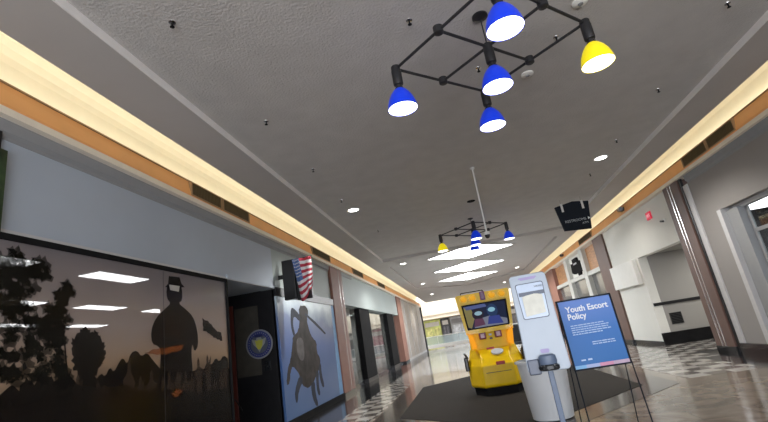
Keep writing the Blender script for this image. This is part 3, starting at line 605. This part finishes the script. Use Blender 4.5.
# ------------------------------------------------------------------ ceiling diamonds, downlights, sprinklers
for i, (cx, cy, rx, ry) in enumerate(((0.78, 19.65, 1.88, 1.66), (0.75, 24.3, 1.9, 1.78), (0.73, 29.05, 1.9, 1.86))):
    o = empty('diamond_skylight', (cx, cy, ZC), 'bright white diamond ceiling panel, %s of the three' % ('nearest', 'middle', 'farthest')[i], 'ceiling light', 'diamond light panels')
    def ring(s0, s1, z0, z1, m, nm):
        mb = MB(); P = [(rx, 0), (0, ry), (-rx, 0), (0, -ry)]
        for k in range(4):
            a = P[k]; b = P[(k + 1) % 4]
            mb.prism([(a[0] * s0, a[1] * s0), (b[0] * s0, b[1] * s0), (b[0] * s1, b[1] * s1), (a[0] * s1, a[1] * s1)], lambda u, v, d: (u, v, d), z0, z1)
        return mb.build(nm, m, o)
    ring(1.0, 1.05, -0.03, 0.0, M['ceil_o'], 'frame')
    MB().prism([(rx, 0), (0, ry), (-rx, 0), (0, -ry)], lambda u, v, d: (u, v, d), -0.02, 0.0).build('diffuser', M['sky'], o)

dl = empty('downlight', (0, 0, 0), '', 'downlight', 'round recessed downlights')
MB().rings([[(r * math.cos(2 * math.pi * j / 24), r * math.sin(2 * math.pi * j / 24), z) for j in range(24)] for r, z in ((0.17, 0.0), (0.165, -0.014), (0.13, -0.010), (0.12, 0.0))], caps=False).build('trim_ring', M['rodw'], dl, True)
MB().lathe([(0.125, -0.004), (0.10, -0.009), (0.01, -0.012)]).build('lens', emit('downlight_lens', (1, 0.97, 0.92), 5), dl, True)
names = [((3.70, 10.12, ZC), 'downlight on the right side of the ceiling, nearest of all'), ((-2.14, 10.24, ZC), 'downlight in front of the left cove above the rider mural'), ((-2.2, 19.6, ZC - 0.0), 'downlight left of the nearest diamond panel'),
         ((-2.2, 28.9, ZC), 'downlight left of the farthest diamond panel'), ((-2.2, 36.4, ZO), 'left downlight beyond the diamond panels'), ((3.84, 29.1, ZC), 'downlight right of the farthest diamond panel'), ((3.65, 37.1, ZO), 'right downlight beyond the diamond panels'),
         ((3.98, 14.7, ZC), 'added downlight hidden behind the hanging restroom sign to brighten the white wall'), ((-2.14, -2.0, ZC), ''), ((3.7, -2.0, ZC), '')]  # the one behind the sign is added to brighten the right wall
for k, (p, lb) in enumerate(names):
    spot_light('downlight_beam', (p[0], p[1], p[2] - 0.03), 55 if 'hidden' in lb else 190, (1, 0.95, 0.88))
    if not lb: continue
    o = dl if k == 0 else copy_tree(dl)
    o.location = p; o['label'] = lb
for p, lb in (((1.493, 5.69, ZC), 'flat white ceiling disc right of the centre blue lamp'), ((1.90, 4.42, ZC), 'white ceiling disc at the top edge above the yellow lamp')):
    o = empty('smoke_detector', p, lb, 'detector')
    MB().lathe([(0.085, 0), (0.085, -0.015), (0.06, -0.03), (0.01, -0.032)]).build('cover', M['boxwhite'], o, True)
    MB().lathe([(0.03, -0.031), (0.028, -0.038), (0.004, -0.039)], 0.0, 0.0, 12).build('sensor', M['cornice'], o, True)
sp = empty('sprinkler_head', (0, 0, 0), '', 'sprinkler', 'ceiling sprinkler heads')
MB().lathe([(0.035, 0), (0.033, -0.006), (0.012, -0.010)], n=16).build('escutcheon', M['chrome'], sp, True)
MB().lathe([(0.010, -0.008), (0.010, -0.05), (0.022, -0.053), (0.022, -0.057), (0.004, -0.058)], n=12).build('nozzle', M['blackm'], sp, True)
spr = [((-2.155, 3.21), 'at the top left, nearest on the left'), ((-2.17, 5.32), 'second from the top left'), ((-2.16, 7.29), 'third from the top left'), ((-2.19, 9.31), 'fourth from the top left, just before the left downlight'), ((-2.0, 12.71), 'fifth on the left, just past the left downlight'),
       ((3.78, 5.14), 'nearest on the right, at the top edge'), ((3.76, 7.12), 'on the right above the right-hand vents'), ((3.73, 9.14), 'on the right just before the right downlight'), ((3.75, 11.25), 'on the right above the hanging sign'),
       ((0.045, 4.02), 'near the middle, left of the big blue lamp'), ((0.807, 5.25), 'near the middle, between the blue lamps'), ((1.75, 4.98), 'near the middle, below the yellow lamp corner')]
for k, ((x, y), lb) in enumerate(spr):
    o = sp if k == 0 else copy_tree(sp); o.location = (x, y, ZC); o['label'] = 'small dark sprinkler head ' + lb

# ------------------------------------------------------------------ chandeliers
def lamp(parent, nm, x, y, m):
    b = MB().lathe([(0.045, 0.03), (0.05, 0.02), (0.05, -0.02), (0.054, -0.03), (0.054, -0.19), (0.05, -0.20), (0.034, -0.205), (0.034, -0.235), (0.046, -0.24), (0.046, -0.26)], x, y, 20).build(nm, M['fixture'], parent, True)
    s = MB().rings([[(x + r * math.cos(2 * math.pi * j / 28), y + r * math.sin(2 * math.pi * j / 28), z - 0.04) for j in range(28)] for r, z in
        ((0.048, -0.215), (0.072, -0.235), (0.108, -0.285), (0.135, -0.34), (0.152, -0.40), (0.160, -0.452), (0.155, -0.452), (0.146, -0.40), (0.128, -0.34), (0.10, -0.285), (0.066, -0.24), (0.04, -0.22))], caps=False).build('lamp_shade', m, b, True)
    MB().lathe([(0.155, -0.487), (0.14, -0.492), (0.01, -0.495)], x, y).build('bulb_diffuser', M['lampw'], b, True)
def chandelier(cx, cy, z, rx, ry, cols, label):
    o = empty('grid_chandelier', (cx, cy, z), label, 'chandelier', 'lozenge grid chandeliers')
    A, B, Yy, T, C = (-rx, 0), (0, ry), (rx, 0), (0, -ry), (0, 0)
    mid = lambda p, q: ((p[0] + q[0]) / 2, (p[1] + q[1]) / 2)
    N = dict(AT=mid(A, T), AB=mid(A, B), BY=mid(B, Yy), YT=mid(Yy, T))
    for p, q in ((A, T), (A, B), (B, Yy), (Yy, T), (N['AT'], N['BY']), (N['AB'], N['YT'])):
        MB().tube((p[0], p[1], 0), (q[0], q[1], 0), 0.016).build('bar', M['fixture'], o)
    for p in N.values():
        MB().lathe([(0.042, 0.045), (0.05, 0.04), (0.05, -0.03), (0.04, -0.038), (0.03, -0.04)], p[0], p[1], 18).build('joint', M['fixture'], o, True)
    for (p, c) in zip((A, B, Yy, T, C), cols): lamp(o, 'lamp_holder', p[0], p[1], M['shade_' + c])
    MB().tube((0, 0, 0.02), (0, 0, ZC - z), 0.007).build('stem', M['fixture'], o)
    MB().lathe([(0.085, ZC - z), (0.085, ZC - z - 0.02), (0.02, ZC - z - 0.05)]).build('canopy', M['black'], o, True)
    return o
chandelier(0.80, 4.24, 4.205, 1.0, 0.93, 'bbybb', 'large near black grid chandelier with four blue lamps and a yellow one on the right')
chandelier(0.76, 13.5, 4.25, 1.0, 0.96, 'ybbbb', 'farther black grid chandelier with blue lamps and a yellow one on the left')
o = empty('hanging_sensor', (0.77, 9.01, ZC), 'thin white rod with a dark bulb hanging from the ceiling before the farther chandelier', 'pendant')
MB().lathe([(0.05, 0), (0.05, -0.02), (0.015, -0.05)]).build('canopy', M['rodw'], o, True)
MB().tube((0, 0, -0.03), (0, 0, -1.42), 0.016).build('rod', M['rodw'], o)
MB().lathe([(0.05, -1.40), (0.06, -1.42), (0.062, -1.46), (0.02, -1.47)]).build('collar', M['rodw'], o, True)
MB().lathe([(0.055, -1.465), (0.05, -1.50), (0.03, -1.53), (0.004, -1.54)]).build('dome', M['black'], o, True)
o = empty('ceiling_speaker', (0.77, 11.55, ZC), 'small dark round disc on the ceiling behind the white rod', 'speaker')
MB().lathe([(0.11, 0), (0.11, -0.012), (0.09, -0.02), (0.01, -0.02)]).build('grille', M['blackm'], o, True)

# hanging restroom sign
o = empty('hanging_sign', (3.74, 13.4, 4.02), 'dark navy wayfinding sign hanging on two rods near the right cove', 'sign')
MB().prism([(-0.52, 0.38), (0.0, 0.47), (0.45, 0.40), (0.33, -0.42), (-0.42, -0.36)][::-1], fx, 0.03, -0.03).build('board', M['navy'], o)
for xx in (-0.32, 0.26):
    MB().tube((xx, 0, 0.36), (xx, 0, ZC - 4.02), 0.009).build('rod', M['chrome'], o)
    MB().box(xx - 0.03, xx + 0.03, -0.045, 0.045, 0.20, 0.45).build('clamp', M['rodw'], o)
text('lettering', 'RESTROOMS', 0.105, M['signdim'], o, Matrix.Translation((-0.34, -0.034, -0.14)) @ FACE_CAM)
MB().prism([(0.31, -0.14), (0.31, -0.06), (0.38, -0.10)], fx, -0.031, -0.036).build('arrow', M['signw'], o)
text('lettering', 'ATM', 0.085, M['signdim'], o, Matrix.Translation((0.12, -0.034, -0.25)) @ FACE_CAM)

# ------------------------------------------------------------------ kiddie ride
rd = empty('arcade_ride', (0.47, 10.0, 0.01), 'yellow arcade ride machine with a screen and amber lamps on the charcoal mat', 'arcade machine')
def outline(w, f, cw, d):      # half width, front y, chamfer, back y
    return [(-w, d), (-w, f + cw * 1.8), (-w + cw, f), (w - cw, f), (w, f + cw * 1.8), (w, d)]
def loft(mb, secs):
    mb.rings([[(x, y, z) for x, y in outline(w_, f_, c_, d_)] for (w_, f_, c_, d_, z) in secs])
    return mb
loft(MB(), [(0.54, 0.10, 0.22, 1.1, 0.0), (0.56, 0.08, 0.24, 1.1, 0.17)]).build('base', M['blackm'], rd)
lo = loft(MB(), [(0.59, 0.03, 0.26, 1.15, 0.16), (0.61, 0.0, 0.27, 1.15, 0.20), (0.61, -0.01, 0.28, 1.15, 0.60), (0.60, 0.03, 0.28, 1.15, 0.64), (0.55, 0.10, 0.26, 1.13, 0.74), (0.50, 0.30, 0.16, 1.1, 0.92)]).build('lower_shell', M['yellow'], rd)
bv = lo.modifiers.new('bevel', 'BEVEL'); bv.width = 0.03; bv.segments = 3; bv.limit_method = 'ANGLE'
MB().box(-0.26, 0.26, -0.014, 0.03, 0.45, 0.462, 0.003).build('seam', M['pillard'], rd)
# neck and console
nk = loft(MB(), [(0.48, 0.34, 0.10, 1.0, 0.86), (0.47, 0.40, 0.08, 0.95, 1.25), (0.52, 0.36, 0.06, 0.85, 1.36)]).build('console', M['yellow'], rd)
nk.modifiers.new('bevel', 'BEVEL').width = 0.02
# monitor housing: frame of four bars leaning
hs = MB()
def fr(p0, p1, p2, p3, y0, y1): hs.prism([p0, p1, p2, p3], fx, y0, y1)
OUT = [(-0.51, 1.26), (0.51, 1.26), (0.60, 2.10), (-0.60, 2.10)]; INN = [(-0.46, 1.35), (0.46, 1.35), (0.50, 1.90), (-0.50, 1.90)]
for k in range(4):
    a, b = OUT[k], OUT[(k + 1) % 4]; c, d = INN[(k + 1) % 4], INN[k]; fr(a, b, c, d, 0.28, 0.75)
hs.prism([(-0.46, 1.35), (0.46, 1.35), (0.50, 1.90), (-0.50, 1.90)], fx, 0.40, 0.75)
hs.build('monitor_housing', M['yellow'], rd)
scr = MB().prism([(-0.455, 1.355), (0.455, 1.355), (0.495, 1.895), (-0.495, 1.895)], fx, 0.34, 0.40).build('screen', emit('ride_screen_glow', (0.008, 0.014, 0.045), 0.25), rd)
def scr_art(nm, pts, d, col, e=0.9): MB().prism(pts, fx, 0.34 - d, 0.34 - d - 0.003).build(nm, emit('screen_' + nm + '_%d' % int(d * 10000), col, e * 0.24), scr)
def ell(cx, cz, a, b, n=20, rot=0):
    return [(cx + a * math.cos(t) * math.cos(rot) - b * math.sin(t) * math.sin(rot), cz + a * math.cos(t) * math.sin(rot) + b * math.sin(t) * math.cos(rot)) for t in [2 * math.pi * k / n for k in range(n)]]
for k in range(4):
    a, b = INN[k], INN[(k + 1) % 4]; q = lambda p: (p[0] * 0.93, 1.625 + (p[1] - 1.625) * 0.90)
    MB().prism([a, b, q(b), q(a)], fx, 0.325, 0.345).build('bezel', M['blackm'], scr)
scr_art('hill', [(-0.45, 1.42), (-0.36, 1.38), (-0.25, 1.60), (-0.30, 1.80), (-0.46, 1.86)], 0.001, (0.42, 0.36, 0.14), 0.5)
scr_art('ground', [(-0.30, 1.37), (0.44, 1.37), (0.46, 1.48), (0.10, 1.60), (-0.25, 1.55)], 0.0015, (0.30, 0.32, 0.42), 0.6)
scr_art('cloud_band', [(-0.40, 1.78), (0.05, 1.80), (0.02, 1.87), (-0.46, 1.86)], 0.001, (0.10, 0.13, 0.32), 0.9)
scr_art('helmet', ell(-0.17, 1.66, 0.13, 0.12), 0.004, (0.03, 0.02, 0.04), 0.6)
scr_art('helmet', ell(0.15, 1.70, 0.12, 0.14), 0.006, (0.02, 0.05, 0.14), 0.8)
scr_art('visor', ell(-0.16, 1.68, 0.085, 0.045), 0.008, (0.32, 0.50, 0.60), 1.0)
scr_art('visor', ell(0.14, 1.72, 0.08, 0.05), 0.010, (0.28, 0.55, 0.70), 1.0)
scr_art('jacket', [(-0.30, 1.40), (-0.05, 1.42), (-0.08, 1.56), (-0.26, 1.57)], 0.005, (0.16, 0.06, 0.12), 0.7)
scr_art('jacket', [(0.0, 1.42), (0.34, 1.40), (0.28, 1.58), (0.05, 1.58)], 0.007, (0.04, 0.06, 0.28), 0.9)
MB().prism([(-0.50, 1.92), (0.50, 1.92), (0.58, 2.12), (-0.58, 2.12)], fx, 0.20, 0.70).build('marquee', M['yellow'], rd)
for xx in (-0.42, -0.22, 0.20, 0.42):
    MB().rings([[(xx + r * math.cos(2 * math.pi * j / 16), y, 2.02 + r * 0.85 * math.sin(2 * math.pi * j / 16)) for j in range(16)] for r, y in ((0.075, 0.2), (0.07, 0.18), (0.045, 0.16), (0.01, 0.155))]).build('lamp_lens', M['amber'], rd, True)
MB().box(-0.055, 0.055, 0.15, 0.2, 1.94, 2.13, 0.02).build('badge', M['purple'], rd)
for a, b in (((-0.46, 0.5, 2.11), (-0.46, 0.5, 2.18)), ((-0.46, 0.5, 2.18), (0.04, 0.5, 2.18)), ((0.04, 0.5, 2.18), (0.04, 0.5, 2.11))):
    MB().tube(a, b, 0.013).build('handle_bar', M['black'], rd)
for s in (-1, 1):
    MB().prism([(s * 0.49, 1.30), (s * 0.37, 1.22), (s * 0.33, 0.98), (s * 0.44, 0.93)] if s < 0 else [(0.49, 1.30), (0.44, 0.93), (0.33, 0.98), (0.37, 1.22)], fx, 0.20, 0.36).build('amber_light_strip', emit('amber_strip', (0.95, 0.36, 0.01), 0.3), rd)
    MB().box(s * 0.17 - 0.075, s * 0.17 + 0.075, 0.30, 0.38, 1.12, 1.27, 0.025).build('button_pad', mat('maroon_pad', (0.20, 0.03, 0.07), 0.3), rd)
    MB().box(s * 0.17 - 0.04, s * 0.17 + 0.04, 0.285, 0.305, 1.15, 1.24, 0.008).build('button', mat('pink_button', (0.50, 0.30, 0.36), 0.3), rd)
    MB().box(min(s * 0.58, s * 0.67), max(s * 0.58, s * 0.67), 0.40, 0.66, 0.50, 0.80, 0.03).tube((s * 0.58, 0.5, 0.76), (s * 0.64, 0.46, 0.88), 0.022).build('side_holster', M['black'], rd)
MB().prism(ell(0.06, 0.0, 0.13, 0.08, 24), lambda u, v, d: (u, 0.18 + v * 0.74 - d * 0.67, 0.832 + v * 0.67 + d * 0.74), 0.0, 0.03).build('round_badge', M['silver'], rd, True)
MB().box(-0.02, 0.16, -0.02, 0.02, 0.585, 0.655, 0.01).build('label_plate', M['redl'], rd)
MB().box(-0.14, 0.02, 0.27, 0.36, 0.90, 0.94, 0.008).build('red_trim', M['redl'], rd)
for k, (x, z) in enumerate(((0.0, 1.12), (0.0, 1.2))): MB().box(x - 0.03, x + 0.03, 0.34, 0.37, z - 0.02, z + 0.02, 0.005).build('coin_slot', M['black'] if k == 0 else M['silver'], rd)

# benches and chairs in the distance behind the ride
for k, (x, y, lb) in enumerate(((2.35, 19.0, 'dark stool behind the ride, nearer one'), (2.1, 21.5, 'dark stool behind the ride, farther one'))):
    o = empty('lounge_chair', (x, y, 0), lb, 'chair', 'dark seats behind the ride')
    MB().box(-0.32, 0.32, -0.32, 0.32, 0.40, 0.52, 0.03).build('seat', M['black'], o); MB().box(-0.32, 0.32, 0.24, 0.34, 0.5, 1.25, 0.03).build('backrest', M['black'], o)
    for sx in (-1, 1):
        for sy in (-1, 1): MB().tube((sx * 0.27, sy * 0.27, 0), (sx * 0.25, sy * 0.25, 0.41), 0.02).build('leg', M['chrome'], o)

# ------------------------------------------------------------------ white bin
bn = empty('waste_bin', (0.96, 7.22, 0.01), 'large white tapered round waste bin behind the dispenser', 'bin')
MB().rings([[(r * math.cos(2 * math.pi * j / 40), r * math.sin(2 * math.pi * j / 40), z) for j in range(40)] for r, z in ((0.26, 0.0), (0.285, 0.012), (0.345, 0.78), (0.33, 0.78), (0.27, 0.03), (0.01, 0.03))], caps=False).build('body', M['binw'], bn, True)
MB().rings([[(r * math.cos(2 * math.pi * j / 40), r * math.sin(2 * math.pi * j / 40), z) for j in range(40)] for r, z in ((0.345, 0.77), (0.375, 0.78), (0.375, 0.805), (0.33, 0.815), (0.325, 0.78))], caps=False).build('rim', M['binw'], bn, True)

# ------------------------------------------------------------------ sanitiser stand
ks = empty('sanitizer_stand', (0.550, 3.75, 0), 'white hand sanitizer dispenser stand with a tall panel and slate nozzle', 'dispenser', rz=math.radians(-6))
def rrect(w0, w1, z0, z1, r, n=5):
    o_ = []
    for (cx, cz, a0) in ((w1 - r, z1 - r, 0), (-w1 + r, z1 - r, 1), (-w0 + r, z0 + r, 2), (w0 - r, z0 + r, 3)):
        for k in range(n + 1):
            a = (a0 + k / n) * math.pi / 2; o_.append((cx + r * math.cos(a), cz + r * math.sin(a)))
    return o_
pb = MB().prism(rrect(0.159, 0.142, 1.0, 1.745, 0.03), fx, -0.02, 0.06).build('panel', M['plastic'], ks)
bv = pb.modifiers.new('bevel', 'BEVEL'); bv.width = 0.008; bv.segments = 3; bv.limit_method = 'ANGLE'
MB().prism(rrect(0.06, 0.072, 1.700, 1.722, 0.010), fx, -0.022, -0.026).build('header_logo', mat('lilac_print', (0.35, 0.30, 0.55), 0.4), ks)
wn = MB().prism(rrect(0.10, 0.108, 1.395, 1.675, 0.018), fx, -0.018, -0.024).build('window_frame', M['greyp'], ks)
MB().prism(rrect(0.094, 0.102, 1.402, 1.668, 0.015), fx, -0.024, -0.027).build('window_face', mat('pale_blue_card', (0.50, 0.60, 0.76), 0.25), wn)
MB().box(-0.093, 0.100, -0.031, -0.027, 1.575, 1.605).build('dark_band', M['greyp'], wn)
text('lettering', 'HAND', 0.022, M['greyp'], wn, Matrix.Translation((0.035, -0.030, 1.632)) @ FACE_CAM)
bag = MB().prism(jag([(-0.072, 1.42), (0.076, 1.43), (0.082, 1.57), (0.02, 1.585), (-0.074, 1.572)], 0.002, 3, 4), fx, -0.027, -0.042).build('refill_bag', mat('cream_refill_bag', (0.60, 0.60, 0.52), 0.3, var=0.08, scale=20), wn)
MB().prism(rrect(0.032, 0.034, 1.135, 1.165, 0.012), fx, -0.02, -0.026).build('lower_logo', MATS['lilac_print'], ks)
nz = MB()
nz.rings([[(0.002 + a * math.cos(t), -0.06 + 0.6 * a * math.sin(t), z) for t in [2 * math.pi * j / 24 for j in range(24)]] for a, z in ((0.045, 1.125), (0.062, 1.115), (0.066, 1.075), (0.060, 1.055))])
nz.build('nozzle_hood', M['steelp'], ks, True)
MB().rings([[(0.002 + a * math.cos(t), -0.062 + 0.65 * a * math.sin(t), z) for t in [2 * math.pi * j / 24 for j in range(24)]] for a, z in ((0.060, 1.055), (0.076, 1.045), (0.076, 1.022), (0.064, 1.012))]).build('drip_tray', M['granite'], ks, True)
MB().box(-0.15, -0.06, -0.028, 0.058, 0.985, 1.10, 0.01).build('lower_block', M['greyp'], ks)
MB().box(-0.015, 0.025, -0.01, 0.03, 0.03, 1.02, 0.005).build('pole', M['steelp'], ks)
MB().lathe([(0.20, 0.0), (0.20, 0.015), (0.05, 0.03), (0.03, 0.05)]).build('base_plate', M['steelp'], ks, True)

# ------------------------------------------------------------------ policy sign on a floor stand
sg = empty('policy_sign', (1.08, 4.36, 0), 'blue youth escort policy poster in a thin black floor stand', 'sign', rz=math.radians(3)); sg.scale = (0.96, 1, 1)
lean = Matrix.Translation((0, 0, 1.212)) @ Matrix.Rotation(math.radians(-4), 4, 'X')
def leant(o): o.matrix_local = lean @ o.matrix_local; return o
leant(MB().box(-0.255, -0.240, -0.012, 0.012, -0.31, 0.30).box(0.240, 0.255, -0.012, 0.012, -0.31, 0.30).box(-0.255, 0.255, -0.012, 0.012, 0.287, 0.30).box(-0.255, 0.255, -0.012, 0.012, -0.31, -0.297).build('frame', M['navy'], sg))
pm = print_mat('blue_poster_print', [(0.0, (0.03, 0.15, 0.42)), (0.5, (0.06, 0.19, 0.52)), (1.0, (0.17, 0.29, 0.68))], 2, -0.3, 0.3, 0.15, 1.5, (1, 1, 1), 1.0, 0.35)
ps = MB().box(-0.242, 0.242, -0.006, 0.004, -0.299, 0.289).build('poster', pm, sg); leant(ps)
def on_poster(x, z): return Matrix.Translation((x, -0.008, z)) @ FACE_CAM
text('title', 'Youth Escort', 0.072, M['signw'], ps, on_poster(-0.185, 0.185), bold=0.0016)
text('title', 'Policy', 0.072, M['signw'], ps, on_poster(-0.185, 0.120), bold=0.0016)
R = random.Random(11)
def dashes(x0, x1, z, h):
    x = x0; lines = MB()
    while x < x1 - 0.01:
        L = R.uniform(0.012, 0.045); lines.box(x, min(x + L, x1), -0.0085, -0.006, z, z + h); x += L + 0.006
    lines.build('text_line', mat('pale_blue_print', (0.45, 0.60, 0.80), 0.5), ps)
for z, xe in ((0.062, 0.12), (0.043, 0.16), (0.024, 0.15), (0.005, 0.17), (-0.014, 0.09)): dashes(-0.18, xe, z, 0.008)
for z, xe in ((-0.095, 0.17), (-0.113, 0.19)): dashes(-0.03, xe, z, 0.008)
dashes(-0.17, -0.13, -0.235, 0.012); dashes(-0.11, -0.07, -0.235, 0.014)
for k, (a, b, c) in enumerate(((-0.242, -0.14, (0.20, 0.45, 0.75)), (-0.14, -0.02, (0.36, 0.45, 0.70)), (-0.02, 0.10, (0.62, 0.28, 0.42)), (0.10, 0.242, (0.50, 0.38, 0.50)))):
    MB().box(a, b, -0.0082, -0.006, -0.296, -0.268).build('colour_band', mat('poster_band_%d' % k, c, 0.5), ps)
for s in (-1, 1):
    MB().tube((s * 0.250, -0.035, 0.92), (s * 0.262, -0.12, 0.0), 0.006).build('leg', M['navy'], sg)
    MB().tube((s * 0.250, 0.01, 1.50), (s * 0.250, 0.30, 0.0), 0.005).build('rear_leg', M['navy'], sg)
MB().tube((-0.26, -0.09, 0.30), (0.26, -0.09, 0.30), 0.006).build('cross_bar', M['navy'], sg)
